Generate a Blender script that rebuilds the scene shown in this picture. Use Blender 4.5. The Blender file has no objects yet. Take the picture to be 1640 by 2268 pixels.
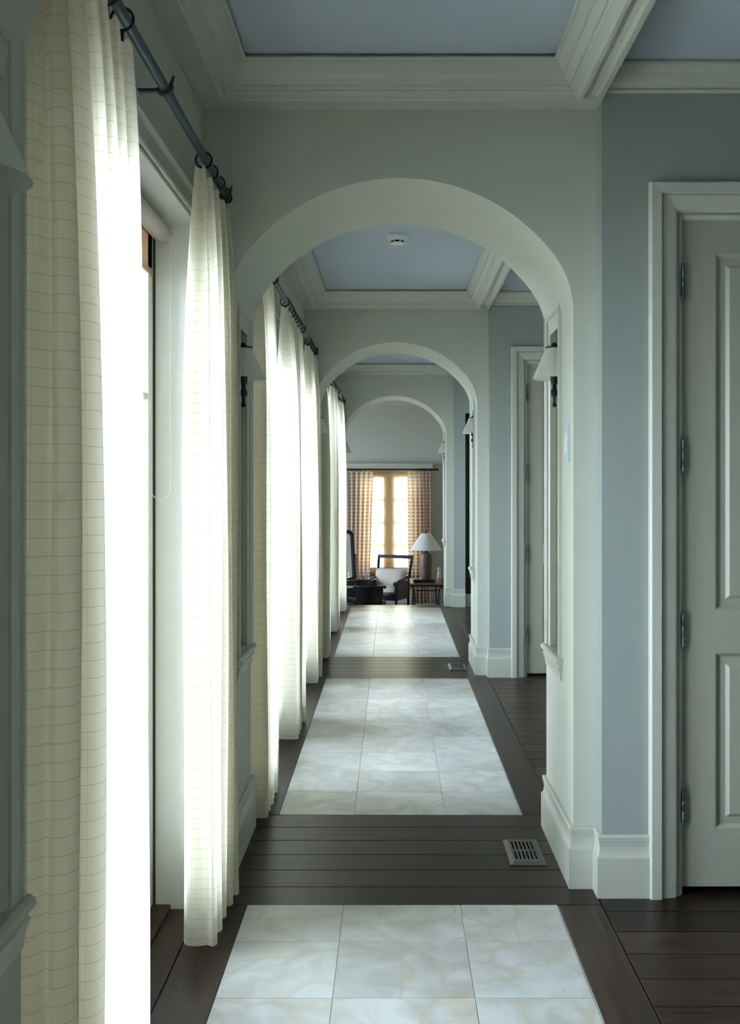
import bpy, bmesh, math, random
from mathutils import Vector, Matrix
random.seed(7)
PI = math.pi
SC = bpy.context.scene
COL = SC.collection

# ------------------------------------------------------------------ camera
cam_data = bpy.data.cameras.new('camera')
cam = bpy.data.objects.new('camera', cam_data)
COL.objects.link(cam)
cam.location = (0, 0, 1.46)
cam.rotation_euler = (PI / 2, 0, 0)
cam_data.sensor_fit = 'AUTO'
cam_data.sensor_width = 36.0
cam_data.lens = 2100 / 2268 * 36.0
cam_data.shift_x = -50 / 2268
cam_data.shift_y = -54 / 2268
cam_data.clip_start = 0.02
SC.camera = cam

# ------------------------------------------------------------------ sky, exposure
SC.view_settings.view_transform = 'Standard'
SC.view_settings.look = 'None'
SC.view_settings.gamma = 1.0
SC.view_settings.use_curve_mapping = False
SC.view_settings.exposure = 0.66
world = bpy.data.worlds.new('overcast_sky')
SC.world = world
world.use_nodes = True
bg = world.node_tree.nodes['Background']
bg.inputs[0].default_value = (0.82, 0.935, 1.16, 1)
bg.inputs[1].default_value = 17.0
SC.cycles.max_bounces = 14
SC.cycles.diffuse_bounces = 8
SC.cycles.transmission_bounces = 8
SC.cycles.transparent_max_bounces = 16
SC.cycles.use_denoising = True
SC.cycles.sample_clamp_indirect = 8.0


# ------------------------------------------------------------------ measurements (metres)
XL, XR = -0.694, 0.748            # left wall face, right corner of the piers
JL, JR = -0.610, 0.662            # arch jambs
TH = 0.609                        # arch wall thickness
FRONT = [0.946, 3.468, 7.388, 11.67]
REAR = [f + TH for f in FRONT]
NAMES = ['entry', 'near', 'middle', 'far']
ZC = 2.966                        # ceiling
ZS = 2.845                        # crown soffit
ALC = 2.9                        # right wall
STEP = 0.08                       # door wall stands proud of the arch wall
BACK_Y = -2.4
DROP = -0.5                       # floor of the sunken room
END_Y = 16.2


# ------------------------------------------------------------------ materials
def new_mat(name):
    m = bpy.data.materials.new(name)
    m.use_nodes = True
    nt = m.node_tree
    return m, nt, nt.nodes['Principled BSDF']


def N(nt, t, **kw):
    n = nt.nodes.new(t)
    for k, v in kw.items():
        setattr(n, k, v)
    return n


def math_node(nt, op, a, b=None):
    n = N(nt, 'ShaderNodeMath', operation=op)
    for i, v in enumerate((a, b)):
        if v is None:
            continue
        if isinstance(v, (int, float)):
            n.inputs[i].default_value = v
        else:
            nt.links.new(v, n.inputs[i])
    return n.outputs[0]


def plain(name, col, rough=0.5, metal=0.0, var=0.06, scale=6.0, bump=0.0, spec=0.5):
    m, nt, b = new_mat(name)
    geo = N(nt, 'ShaderNodeNewGeometry')
    nz = N(nt, 'ShaderNodeTexNoise')
    nz.inputs['Scale'].default_value = scale
    nz.inputs['Detail'].default_value = 4
    nt.links.new(geo.outputs['Position'], nz.inputs['Vector'])
    mx = N(nt, 'ShaderNodeMix', data_type='RGBA')
    mx.inputs[6].default_value = [c * (1 - var) for c in col] + [1]
    mx.inputs[7].default_value = [min(1, c * (1 + var)) for c in col] + [1]
    nt.links.new(nz.outputs[0], mx.inputs[0])
    nt.links.new(mx.outputs[2], b.inputs['Base Color'])
    b.inputs['Roughness'].default_value = rough
    b.inputs['Metallic'].default_value = metal
    b.inputs['Specular IOR Level'].default_value = spec
    if bump:
        n2 = N(nt, 'ShaderNodeTexNoise')
        n2.inputs['Scale'].default_value = scale * 30
        nt.links.new(geo.outputs['Position'], n2.inputs['Vector'])
        bp = N(nt, 'ShaderNodeBump')
        bp.inputs['Strength'].default_value = bump
        bp.inputs['Distance'].default_value = 0.002
        nt.links.new(n2.outputs[0], bp.inputs['Height'])
        nt.links.new(bp.outputs[0], b.inputs['Normal'])
    return m


def wood_floor(name, along):
    m, nt, b = new_mat(name)
    geo = N(nt, 'ShaderNodeNewGeometry')
    info = N(nt, 'ShaderNodeObjectInfo')
    add = N(nt, 'ShaderNodeVectorMath', operation='ADD')
    sc_ = N(nt, 'ShaderNodeVectorMath', operation='MULTIPLY')
    cmb = N(nt, 'ShaderNodeCombineXYZ')
    off = math_node(nt, 'MULTIPLY', info.outputs['Random'], 40.0)
    for i in range(3):
        nt.links.new(off, cmb.inputs[i])
    nt.links.new(geo.outputs['Position'], add.inputs[0])
    nt.links.new(cmb.outputs[0], add.inputs[1])
    nt.links.new(add.outputs[0], sc_.inputs[0])
    sc_.inputs[1].default_value = (3, 60, 20) if along == 'x' else (60, 3, 20)
    nz = N(nt, 'ShaderNodeTexNoise')
    nz.inputs['Scale'].default_value = 1.0
    nz.inputs['Detail'].default_value = 6
    nz.inputs['Distortion'].default_value = 0.6
    nt.links.new(sc_.outputs[0], nz.inputs['Vector'])
    rp = N(nt, 'ShaderNodeValToRGB')
    rp.color_ramp.elements[0].position = 0.3
    rp.color_ramp.elements[0].color = (0.012, 0.0065, 0.0045, 1)
    rp.color_ramp.elements[1].position = 0.75
    rp.color_ramp.elements[1].color = (0.046, 0.0235, 0.014, 1)
    nt.links.new(nz.outputs[0], rp.inputs[0])
    hsv = N(nt, 'ShaderNodeHueSaturation')
    val = math_node(nt, 'MULTIPLY_ADD', info.outputs['Random'], 0.9)
    val.node.inputs[2].default_value = 0.55
    nt.links.new(val, hsv.inputs['Value'])
    nt.links.new(rp.outputs[0], hsv.inputs['Color'])
    nt.links.new(hsv.outputs[0], b.inputs['Base Color'])
    b.inputs['Roughness'].default_value = 0.33
    b.inputs['Specular IOR Level'].default_value = 0.33
    bp = N(nt, 'ShaderNodeBump')
    bp.inputs['Strength'].default_value = 0.12
    bp.inputs['Distance'].default_value = 0.001
    nt.links.new(nz.outputs[0], bp.inputs['Height'])
    nt.links.new(bp.outputs[0], b.inputs['Normal'])
    return m


def stone_tile():
    m, nt, b = new_mat('limestone_tile')
    geo = N(nt, 'ShaderNodeNewGeometry')
    info = N(nt, 'ShaderNodeObjectInfo')
    cmb = N(nt, 'ShaderNodeCombineXYZ')
    off = math_node(nt, 'MULTIPLY', info.outputs['Random'], 60.0)
    for i in range(3):
        nt.links.new(off, cmb.inputs[i])
    add = N(nt, 'ShaderNodeVectorMath', operation='ADD')
    nt.links.new(geo.outputs['Position'], add.inputs[0])
    nt.links.new(cmb.outputs[0], add.inputs[1])
    big = N(nt, 'ShaderNodeTexNoise')
    big.inputs['Scale'].default_value = 5.0
    big.inputs['Detail'].default_value = 5
    big.inputs['Distortion'].default_value = 1.2
    nt.links.new(add.outputs[0], big.inputs['Vector'])
    base = N(nt, 'ShaderNodeValToRGB')
    base.color_ramp.elements[0].position = 0.3
    base.color_ramp.elements[0].color = (0.37, 0.355, 0.31, 1)
    base.color_ramp.elements[1].position = 0.62
    base.color_ramp.elements[1].color = (0.53, 0.525, 0.50, 1)
    nt.links.new(big.outputs[0], base.inputs[0])
    wv = N(nt, 'ShaderNodeTexNoise')
    wv.inputs['Scale'].default_value = 2.6
    wv.inputs['Detail'].default_value = 2
    wv.inputs['Distortion'].default_value = 0.8
    nt.links.new(add.outputs[0], wv.inputs['Vector'])
    sect = math_node(nt, 'ABSOLUTE', math_node(nt, 'SUBTRACT', math_node(nt, 'FRACT', math_node(nt, 'MULTIPLY', wv.outputs[0], 3.0)), 0.5))
    vr = N(nt, 'ShaderNodeValToRGB')
    vr.color_ramp.elements[0].position = 0.0
    vr.color_ramp.elements[0].color = (0.55, 0.55, 0.55, 1)
    vr.color_ramp.elements[1].position = 0.10
    vr.color_ramp.elements[1].color = (0, 0, 0, 1)
    nt.links.new(sect, vr.inputs[0])
    mx = N(nt, 'ShaderNodeMix', data_type='RGBA')
    mx.inputs[7].default_value = (0.40, 0.34, 0.24, 1)
    nt.links.new(vr.outputs[0], mx.inputs[0])
    nt.links.new(base.outputs[0], mx.inputs[6])
    sp = N(nt, 'ShaderNodeTexNoise')
    sp.inputs['Scale'].default_value = 38.0
    sp.inputs['Detail'].default_value = 3
    nt.links.new(add.outputs[0], sp.inputs['Vector'])
    sr = N(nt, 'ShaderNodeValToRGB')
    sr.color_ramp.elements[0].position = 0.24
    sr.color_ramp.elements[0].color = (0.35, 0.35, 0.35, 1)
    sr.color_ramp.elements[1].position = 0.33
    sr.color_ramp.elements[1].color = (0, 0, 0, 1)
    nt.links.new(sp.outputs[0], sr.inputs[0])
    m2 = N(nt, 'ShaderNodeMix', data_type='RGBA')
    m2.inputs[7].default_value = (0.25, 0.23, 0.2, 1)
    nt.links.new(sr.outputs[0], m2.inputs[0])
    nt.links.new(mx.outputs[2], m2.inputs[6])
    hsv = N(nt, 'ShaderNodeHueSaturation')
    val = math_node(nt, 'MULTIPLY_ADD', info.outputs['Random'], 0.22)
    val.node.inputs[2].default_value = 0.88
    nt.links.new(val, hsv.inputs['Value'])
    nt.links.new(m2.outputs[2], hsv.inputs['Color'])
    nt.links.new(hsv.outputs[0], b.inputs['Base Color'])
    b.inputs['Roughness'].default_value = 0.34
    bp = N(nt, 'ShaderNodeBump')
    bp.inputs['Strength'].default_value = 0.08
    bp.inputs['Distance'].default_value = 0.002
    nt.links.new(big.outputs[0], bp.inputs['Height'])
    nt.links.new(bp.outputs[0], b.inputs['Normal'])
    return m


def cloth(name, col, line_col, trans, du, dv, lw=0.0008, hem=0.1, edge=0.028, dots=None, vline=0.35):
    """woven fabric: UV in metres (u along the cloth, v = height); thin check lines; denser hems"""
    m = bpy.data.materials.new(name)
    m.use_nodes = True
    nt = m.node_tree
    nt.nodes.clear()
    out = N(nt, 'ShaderNodeOutputMaterial')
    uv = N(nt, 'ShaderNodeUVMap')
    sep = N(nt, 'ShaderNodeSeparateXYZ')
    nt.links.new(uv.outputs[0], sep.inputs[0])
    wob = N(nt, 'ShaderNodeTexNoise')
    wob.inputs['Scale'].default_value = 6.0
    nt.links.new(uv.outputs[0], wob.inputs['Vector'])
    w = math_node(nt, 'MULTIPLY', wob.outputs[0], 0.005)
    v = math_node(nt, 'ADD', sep.outputs[1], w)
    u = math_node(nt, 'ADD', sep.outputs[0], 5.0)

    def lines(c, d, width):
        f = math_node(nt, 'FRACT', math_node(nt, 'DIVIDE', c, d))
        return math_node(nt, 'LESS_THAN', f, 2 * width / d)
    lv = lines(v, dv, lw)
    lu = math_node(nt, 'MULTIPLY', lines(u, du, lw), vline)
    ln = math_node(nt, 'MAXIMUM', lv, lu)
    weave = N(nt, 'ShaderNodeTexNoise')
    mp = N(nt, 'ShaderNodeVectorMath', operation='MULTIPLY')
    mp.inputs[1].default_value = (220, 18, 1)
    nt.links.new(uv.outputs[0], mp.inputs[0])
    nt.links.new(mp.outputs[0], weave.inputs['Vector'])
    weave.inputs['Scale'].default_value = 1.0
    cm = N(nt, 'ShaderNodeMix', data_type='RGBA')
    cm.inputs[6].default_value = [c * 0.93 for c in col] + [1]
    cm.inputs[7].default_value = list(col) + [1]
    nt.links.new(weave.outputs[0], cm.inputs[0])
    if dots:
        dcol, pu, pv = dots
        fu = math_node(nt, 'FRACT', math_node(nt, 'DIVIDE', u, pu))
        fv = math_node(nt, 'FRACT', math_node(nt, 'DIVIDE', sep.outputs[1], pv))
        a = math_node(nt, 'LESS_THAN', fu, 0.5)
        bb = math_node(nt, 'LESS_THAN', fv, 0.45)
        ln = math_node(nt, 'MULTIPLY', a, bb)
        line_col = dcol
    lm = N(nt, 'ShaderNodeMix', data_type='RGBA')
    lm.inputs[7].default_value = list(line_col) + [1]
    nt.links.new(math_node(nt, 'MULTIPLY', ln, 0.7), lm.inputs[0])
    nt.links.new(cm.outputs[2], lm.inputs[6])
    hm = math_node(nt, 'LESS_THAN', sep.outputs[1], hem)
    em = math_node(nt, 'LESS_THAN', sep.outputs[0], edge)
    dense = math_node(nt, 'MAXIMUM', hm, em)
    fac = math_node(nt, 'MULTIPLY_ADD', dense, -0.55 * trans)
    fac.node.inputs[2].default_value = trans
    df = N(nt, 'ShaderNodeBsdfDiffuse')
    tr = N(nt, 'ShaderNodeBsdfTranslucent')
    mx = N(nt, 'ShaderNodeMixShader')
    nt.links.new(lm.outputs[2], df.inputs[0])
    nt.links.new(lm.outputs[2], tr.inputs[0])
    nt.links.new(fac, mx.inputs[0])
    nt.links.new(df.outputs[0], mx.inputs[1])
    nt.links.new(tr.outputs[0], mx.inputs[2])
    nt.links.new(mx.outputs[0], out.inputs[0])
    return m


def sheer():
    m = bpy.data.materials.new('sheer_blind')
    m.use_nodes = True
    nt = m.node_tree
    nt.nodes.clear()
    out = N(nt, 'ShaderNodeOutputMaterial')
    t = N(nt, 'ShaderNodeBsdfTransparent')
    t.inputs[0].default_value = (1, 0.94, 0.80, 1)
    d = N(nt, 'ShaderNodeBsdfDiffuse')
    tr = N(nt, 'ShaderNodeBsdfTranslucent')
    for q in (d, tr):
        q.inputs[0].default_value = (0.75, 0.62, 0.40, 1)
    a = N(nt, 'ShaderNodeMixShader')
    a.inputs[0].default_value = 0.5
    b = N(nt, 'ShaderNodeMixShader')
    geo = N(nt, 'ShaderNodeNewGeometry')
    wv = N(nt, 'ShaderNodeTexNoise')
    wv.inputs['Scale'].default_value = 60
    nt.links.new(geo.outputs['Position'], wv.inputs['Vector'])
    f = math_node(nt, 'MULTIPLY_ADD', wv.outputs[0], 0.2)
    f.node.inputs[2].default_value = 0.35
    nt.links.new(f, b.inputs[0])
    nt.links.new(d.outputs[0], a.inputs[1])
    nt.links.new(tr.outputs[0], a.inputs[2])
    nt.links.new(t.outputs[0], b.inputs[1])
    nt.links.new(a.outputs[0], b.inputs[2])
    nt.links.new(b.outputs[0], out.inputs[0])
    return m


def glass():
    m = bpy.data.materials.new('window_glass')
    m.use_nodes = True
    nt = m.node_tree
    nt.nodes.clear()
    out = N(nt, 'ShaderNodeOutputMaterial')
    t = N(nt, 'ShaderNodeBsdfTransparent')
    t.inputs[0].default_value = (0.93, 0.97, 0.95, 1)
    g = N(nt, 'ShaderNodeBsdfGlossy')
    g.inputs['Roughness'].default_value = 0.02
    fr = N(nt, 'ShaderNodeFresnel')
    fr.inputs[0].default_value = 1.45
    mx = N(nt, 'ShaderNodeMixShader')
    nt.links.new(fr.outputs[0], mx.inputs[0])
    nt.links.new(t.outputs[0], mx.inputs[1])
    nt.links.new(g.outputs[0], mx.inputs[2])
    nt.links.new(mx.outputs[0], out.inputs[0])
    return m


M = {
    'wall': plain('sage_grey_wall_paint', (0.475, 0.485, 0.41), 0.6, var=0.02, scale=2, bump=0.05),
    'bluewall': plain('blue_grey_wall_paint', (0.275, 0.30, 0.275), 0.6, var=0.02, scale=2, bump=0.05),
    'trim': plain('cream_trim_paint', (0.47, 0.47, 0.405), 0.38, var=0.02, scale=3),
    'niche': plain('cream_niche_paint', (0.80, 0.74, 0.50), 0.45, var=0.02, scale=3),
    'ceil': plain('pale_blue_ceiling_paint', (0.42, 0.465, 0.51), 0.7, var=0.02, scale=2),
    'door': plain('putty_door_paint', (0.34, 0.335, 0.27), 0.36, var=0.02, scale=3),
    'sash': plain('white_sash_paint', (0.62, 0.62, 0.57), 0.4, var=0.02),
    'plank_x': wood_floor('dark_oak_across', 'x'),
    'plank_y': wood_floor('dark_oak_lengthwise', 'y'),
    'sub': plain('black_subfloor', (0.012, 0.011, 0.010), 0.8),
    'tile': stone_tile(),
    'grout': plain('pale_grout', (0.50, 0.52, 0.50), 0.8),
    'iron': plain('blackened_iron', (0.018, 0.018, 0.020), 0.45, 0.5, var=0.2),
    'steel': plain('blue_grey_steel_rod', (0.06, 0.085, 0.10), 0.36, 0.7, var=0.1),
    'bronze': plain('dull_bronze_register', (0.16, 0.145, 0.135), 0.4, 0.6, var=0.1),
    'hinge': plain('pewter_hinge', (0.13, 0.15, 0.17), 0.35, 0.8, var=0.1),
    'gasket': plain('dark_green_gasket', (0.012, 0.018, 0.016), 0.7),
    'linen': cloth('cream_checked_linen', (0.83, 0.78, 0.65), (0.55, 0.45, 0.30), 0.62, 0.052, 0.032),
    'printed': cloth('tan_printed_sheer', (0.74, 0.62, 0.52), (0.3, 0.2, 0.15), 0.5, 0.05, 0.05, dots=((0.20, 0.12, 0.10), 0.05, 0.06)),
    'blind': cloth('tan_blind_cloth', (0.52, 0.38, 0.27), (0.5, 0.36, 0.25), 0.3, 0.2, 0.2, edge=-99, hem=-99, vline=0),
    'roll': plain('rolled_blind_cloth', (0.42, 0.37, 0.33), 0.85, var=0.05, scale=40),
    'shade': cloth('white_paper_shade', (0.86, 0.87, 0.82), (0.86, 0.87, 0.82), 0.35, 9, 9, edge=-99, hem=-99, vline=0),
    'bead': plain('white_bead', (0.75, 0.78, 0.75), 0.4),
    'plastic': plain('white_plastic', (0.66, 0.68, 0.64), 0.45),
    'plate': plain('grey_switch_plate', (0.42, 0.50, 0.54), 0.4),
    'slot': plain('black_slot', (0.01, 0.01, 0.01), 0.8),
    'glass': glass(),
    'sheer': sheer(),
    'paving': plain('pale_terrace_stone', (0.40, 0.39, 0.34), 0.9, var=0.15, scale=3),
    'ebony': plain('black_lacquer', (0.010, 0.010, 0.012), 0.25, var=0.1),
    'walnut': plain('brown_walnut', (0.09, 0.045, 0.025), 0.4, var=0.25, scale=14),
    'tansash': plain('tan_glow_sash', (0.42, 0.31, 0.21), 0.5),  # tan glow through the sheer blind put into the frame colour
    'tabletop': plain('honey_wood_top', (0.20, 0.12, 0.06), 0.35, var=0.2, scale=20),
    'cushion': plain('ivory_cushion_cloth', (0.45, 0.42, 0.36), 0.9, var=0.05),
    'ceramic': plain('brown_ceramic', (0.11, 0.07, 0.045), 0.45, var=0.3, scale=12),
    'mirror': plain('mirror_glass', (0.75, 0.75, 0.72), 0.05, 1.0, var=0.0),
    'carpet': plain('beige_carpet', (0.34, 0.31, 0.25), 0.95, var=0.1, scale=30),
    'figure': plain('chalk_white', (0.72, 0.70, 0.64), 0.6),
    'greytop': plain('grey_stone_top', (0.22, 0.22, 0.22), 0.35),
}


# ------------------------------------------------------------------ mesh helpers
class MB:
    def __init__(s):
        s.v, s.f, s.uv, s.smooth = [], [], None, []

    def add(s, verts, faces, smooth=False):
        o = len(s.v)
        s.v += [tuple(p) for p in verts]
        s.f += [tuple(i + o for i in f) for f in faces]
        s.smooth += [smooth] * len(faces)
        return s

    def box(s, x0, x1, y0, y1, z0, z1):
        V = [(x, y, z) for z in (z0, z1) for y in (y0, y1) for x in (x0, x1)]
        return s.add(V, [(0, 2, 3, 1), (4, 5, 7, 6), (0, 1, 5, 4), (2, 6, 7, 3), (0, 4, 6, 2), (1, 3, 7, 5)])

    def cbox(s, x0, x1, y0, y1, z0, z1, c=0.003):
        """box with chamfered top edge"""
        V = [(x0, y0, z0), (x1, y0, z0), (x1, y1, z0), (x0, y1, z0),
             (x0, y0, z1 - c), (x1, y0, z1 - c), (x1, y1, z1 - c), (x0, y1, z1 - c),
             (x0 + c, y0 + c, z1), (x1 - c, y0 + c, z1), (x1 - c, y1 - c, z1), (x0 + c, y1 - c, z1)]
        F = [(3, 2, 1, 0), (8, 9, 10, 11)]
        for a in (0, 4):
            for i in range(4):
                j = (i + 1) % 4
                F.append((a + i, a + j, a + 4 + j, a + 4 + i))
        return s.add(V, F)

    def quad(s, a, b, c, d):
        return s.add([a, b, c, d], [(0, 1, 2, 3)])

    def lathe(s, cx, cy, prof, seg=24, smooth=True, axis='z', cap=True):
        """prof: list of (r, h)"""
        V, F = [], []
        n = len(prof)
        for r, h in prof:
            for k in range(seg):
                a = 2 * PI * k / seg
                c, d = r * math.cos(a), r * math.sin(a)
                V.append((cx + c, cy + d, h) if axis == 'z' else ((h, cx + c, cy + d) if axis == 'x' else (cx + c, h, cy + d)))
        for i in range(n - 1):
            for k in range(seg):
                q = (k + 1) % seg
                F.append((i * seg + k, i * seg + q, (i + 1) * seg + q, (i + 1) * seg + k))
        s.add(V, F, smooth)
        if cap:
            o = len(s.v) - len(V)
            for i in (0, n - 1):
                if prof[i][0] > 1e-5:
                    s.f.append(tuple(o + i * seg + k for k in range(seg)))
                    s.smooth.append(False)
        return s

    def tube(s, pts, r, seg=10, closed=False, smooth=True):
        pts = [Vector(p) for p in pts]
        n = len(pts)
        rr = r if isinstance(r, (list, tuple)) else [r] * n
        V, F = [], []
        prev = None
        for i, p in enumerate(pts):
            if closed:
                t = pts[(i + 1) % n] - pts[i - 1]
            else:
                t = pts[min(i + 1, n - 1)] - pts[max(i - 1, 0)]
            t.normalize()
            if prev is None:
                up = Vector((0, 0, 1)) if abs(t.z) < 0.9 else Vector((1, 0, 0))
                a = t.cross(up).normalized()
            else:
                a = (prev - t * prev.dot(t)).normalized()
            prev = a
            b = t.cross(a)
            for k in range(seg):
                q = 2 * PI * k / seg
                V.append(p + (a * math.cos(q) + b * math.sin(q)) * rr[i])
        m = n if closed else n - 1
        for i in range(m):
            j = (i + 1) % n
            for k in range(seg):
                q = (k + 1) % seg
                F.append((i * seg + k, i * seg + q, j * seg + q, j * seg + k))
        s.add(V, F, smooth)
        if not closed:
            o = len(s.v) - len(V)
            for i in (0, n - 1):
                s.f.append(tuple(o + i * seg + k for k in range(seg)))
                s.smooth.append(False)
        return s

    def torus(s, c, R, r, axis='y', seg=20, sg=8):
        pts = []
        for k in range(seg):
            a = 2 * PI * k / seg
            u, w = R * math.cos(a), R * math.sin(a)
            if axis == 'y':
                pts.append((c[0] + u, c[1], c[2] + w))
            elif axis == 'x':
                pts.append((c[0], c[1] + u, c[2] + w))
            else:
                pts.append((c[0] + u, c[1] + w, c[2]))
        return s.tube(pts, r, sg, closed=True)

    def ball(s, c, r, seg=12, rings=8):
        prof = [(max(1e-6, r * math.sin(PI * i / rings)), c[2] - r * math.cos(PI * i / rings)) for i in range(rings + 1)]
        return s.lathe(c[0], c[1], prof, seg, True, 'z', False)

    def sweep(s, path, prof, fmap, closed=False, caps=True, sides=None):
        """path: 2D points; prof: (offset to the left of travel, height); fmap(u, v, h) -> xyz"""
        n = len(path)
        P = [Vector(p) for p in path]

        def left(a, b):
            d = (b - a).normalized()
            return Vector((-d.y, d.x))
        V = []
        for i in range(n):
            if closed or 0 < i < n - 1:
                a, b = left(P[i - 1], P[i]), left(P[i], P[(i + 1) % n])
                mt = (a + b) / (1 + a.dot(b))
            elif i == 0:
                mt = left(P[0], P[1])
            else:
                mt = left(P[-2], P[-1])
            for o, h in prof:
                q = P[i] + mt * o
                V.append(fmap(q.x, q.y, h))
        k = len(prof)
        F = []
        for i in range(n if closed else n - 1):
            if sides is not None and i not in sides:
                continue
            j = (i + 1) % n
            for a in range(k - 1):
                F.append((i * k + a, j * k + a, j * k + a + 1, i * k + a + 1))
        if caps and not closed:
            F.append(tuple(range(k)))
            F.append(tuple((n - 1) * k + a for a in range(k)))
        return s.add(V, F)

    def build(s, name, mat, parent=None, shade=None, recalc=True, loc=None):
        me = bpy.data.meshes.new(name)
        me.from_pydata(s.v, [], s.f)
        me.materials.append(mat)
        if s.uv:
            lay = me.uv_layers.new(name='UVMap')
            for lp in me.loops:
                lay.data[lp.index].uv = s.uv[lp.vertex_index]
        if recalc:
            bm = bmesh.new()
            bm.from_mesh(me)
            bmesh.ops.recalc_face_normals(bm, faces=bm.faces)
            if any(s.smooth):
                for e in bm.edges:
                    if len(e.link_faces) == 2 and e.calc_face_angle() > 0.75:
                        e.smooth = False
            bm.to_mesh(me)
            bm.free()
        if any(s.smooth):
            for p, sm in zip(me.polygons, s.smooth):
                p.use_smooth = sm
        me.update()
        o = bpy.data.objects.new(name, me)
        COL.objects.link(o)
        if parent is not None:
            o.parent = parent
            w, q = Vector((0, 0, 0)), parent
            while q is not None:
                w += q.location
                q = q.parent
            o.location = -w
        return o


def tag(o, label=None, cat=None, group=None, kind=None):
    if label:
        o['label'] = label
    if cat:
        o['category'] = cat
    if group:
        o['group'] = group
    if kind:
        o['kind'] = kind
    return o


def root(name, loc, label, cat, group=None, kind=None):
    """Empty at the base of a thing; parts are modelled in world space and offset back"""
    o = bpy.data.objects.new(name, None)
    o.empty_display_size = 0.05
    COL.objects.link(o)
    o.location = loc
    return tag(o, label, cat, group, kind)


def local_root(name, loc, rz, label, cat, group=None):
    o = root(name, loc, label, cat, group)
    o.rotation_euler = (0, 0, rz)
    return o


def lpart(mb, name, mat, parent):
    """part modelled in the local space of its parent"""
    o = mb.build(name, mat)
    o.parent = parent
    return o


def copy_tree(o, parent=None):
    c = o.copy()
    COL.objects.link(c)
    if parent is not None:
        c.parent = parent
    for ch in list(o.children):
        copy_tree(ch, c)
    return c


def struct(mb, name, mat, label=None, parent=None):
    o = mb.build(name, mat, parent)
    o['kind'] = 'structure'
    if label:
        o['label'] = label
    return o


# ------------------------------------------------------------------ floor: dark planks round limestone inlays
EDGE_Y = 11.79
fl = MB().box(-0.9, ALC, BACK_Y, EDGE_Y, -0.2, -0.012)
floor = struct(fl, 'floor', M['sub'], 'dark plank floor with pale limestone inlays')


def plank(x0, x1, y0, y1, mat):
    g = 0.0015
    MB().cbox(x0 + g, x1 - g, y0 + g, y1 - g, -0.012, 0.0, 0.0018).build('plank', M[mat], floor)


INX0, INX1 = -0.508, 0.579
COLS = [INX0, -0.171, 0.237, INX1]
INLAY = [(1.70, 3.317), (4.230, 7.248), (8.168, 11.53)]
TR = 0.338
for (a, b) in INLAY:
    MB().box(INX0, INX1, a, b, -0.0119, -0.0012).build('grout_bed', M['grout'], floor)
    ys = [b]
    if a < 2:
        ys.append(3.049)
    while ys[-1] - TR > a + 0.1:
        ys.append(ys[-1] - TR)
    ys.append(a)
    for i in range(len(ys) - 1):
        for c in range(3):
            g = 0.0013
            e = 0.004 if c == 2 else 0
            dz = random.uniform(-0.0004, 0.0004)
            MB().cbox(COLS[c] + g, COLS[c + 1] - g - e, ys[i + 1] + g, ys[i] - g, -0.0012, 0.001 + dz, 0.0008).build('tile', M['tile'], floor)
    # boards running along the inlay
    for (p, q) in ((a, b),):
        plank(-0.85, -0.672, p, q, 'plank_y')
        plank(-0.672, INX0, p, q, 'plank_y')
        plank(INX1, 0.734, p, q, 'plank_y')
# boards across, under each arch
zones = [(REAR[0] - TH, 1.70, 0), (3.317, 4.230, 1), (7.248, 8.168, 2), (11.53, EDGE_Y, 3)]
for (a, b, k) in zones:
    ys = [a]
    if k in (1, 2):
        w = TH / 4
        ys += [FRONT[k] + w * i for i in range(5)]
    elif k == 0:
        ys += [FRONT[0] + TH / 4 * i for i in range(1, 5)]
    else:
        ys += [FRONT[3]]
    ys.append(b)
    for i in range(len(ys) - 1):
        if ys[i + 1] - ys[i] > 0.01:
            plank(-0.85, 0.734, ys[i], ys[i + 1], 'plank_x')
plank(-0.85, 0.734, BACK_Y, -0.8, 'plank_x')
plank(-0.85, 0.734, -0.8, FRONT[0], 'plank_x')
# boards across, in the side bays
for k in (1, 2, 3):
    y = FRONT[k] - STEP
    ys = [FRONT[k] + 0.05, y - 0.121]
    while ys[-1] - 0.1495 > REAR[k - 1]:
        ys.append(ys[-1] - 0.1495)
    ys.append(REAR[k - 1] - 0.05)
    for i in range(len(ys) - 1):
        plank(0.734, ALC, ys[i + 1], ys[i], 'plank_x')
plank(0.734, ALC, BACK_Y, FRONT[0], 'plank_x')

# steps down and the sunken room
st = MB().box(JL - 0.3, JR + 0.3, EDGE_Y, 12.06, -0.7, -0.17)
st.box(JL - 0.3, JR + 0.3, 12.06, 12.36, -0.7, -0.335)
struct(st, 'floor_steps', M['plank_x'], 'steps going down into the far room')
struct(MB().box(-3.2, 2.6, 12.0, END_Y + 0.3, DROP - 0.2, DROP), 'floor_far_room', M['carpet'], 'sunken floor of the far room')


# ------------------------------------------------------------------ arch walls with jamb niches
NZ0, NZ1, ND = 0.79, 2.16, 0.115


def arch_curve():
    cx = (JL + JR) / 2
    a = (JR - JL) / 2
    R, r2, top = 0.71, 0.355, 2.592
    cz = top - R
    sn = (a - r2) / (R - r2)
    ph = math.asin(sn)
    z2 = cz + (R - r2) * math.cos(ph)
    pts = []
    for i in range(14):
        t = PI / 2 - (PI / 2 - ph) * i / 13
        pts.append((a - r2 + r2 * math.sin(t), z2 + r2 * math.cos(t)))
    for i in range(1, 20):
        t = ph * (1 - i / 19)
        pts.append((R * math.sin(t), cz + R * math.cos(t)))
    right = [(cx + x, z) for x, z in pts]
    left = [(cx - x, z) for x, z in reversed(pts[:-1])]
    return right + left, z2


ARC, SPRING = arch_curve()          # from right spring over the top to left spring


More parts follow.
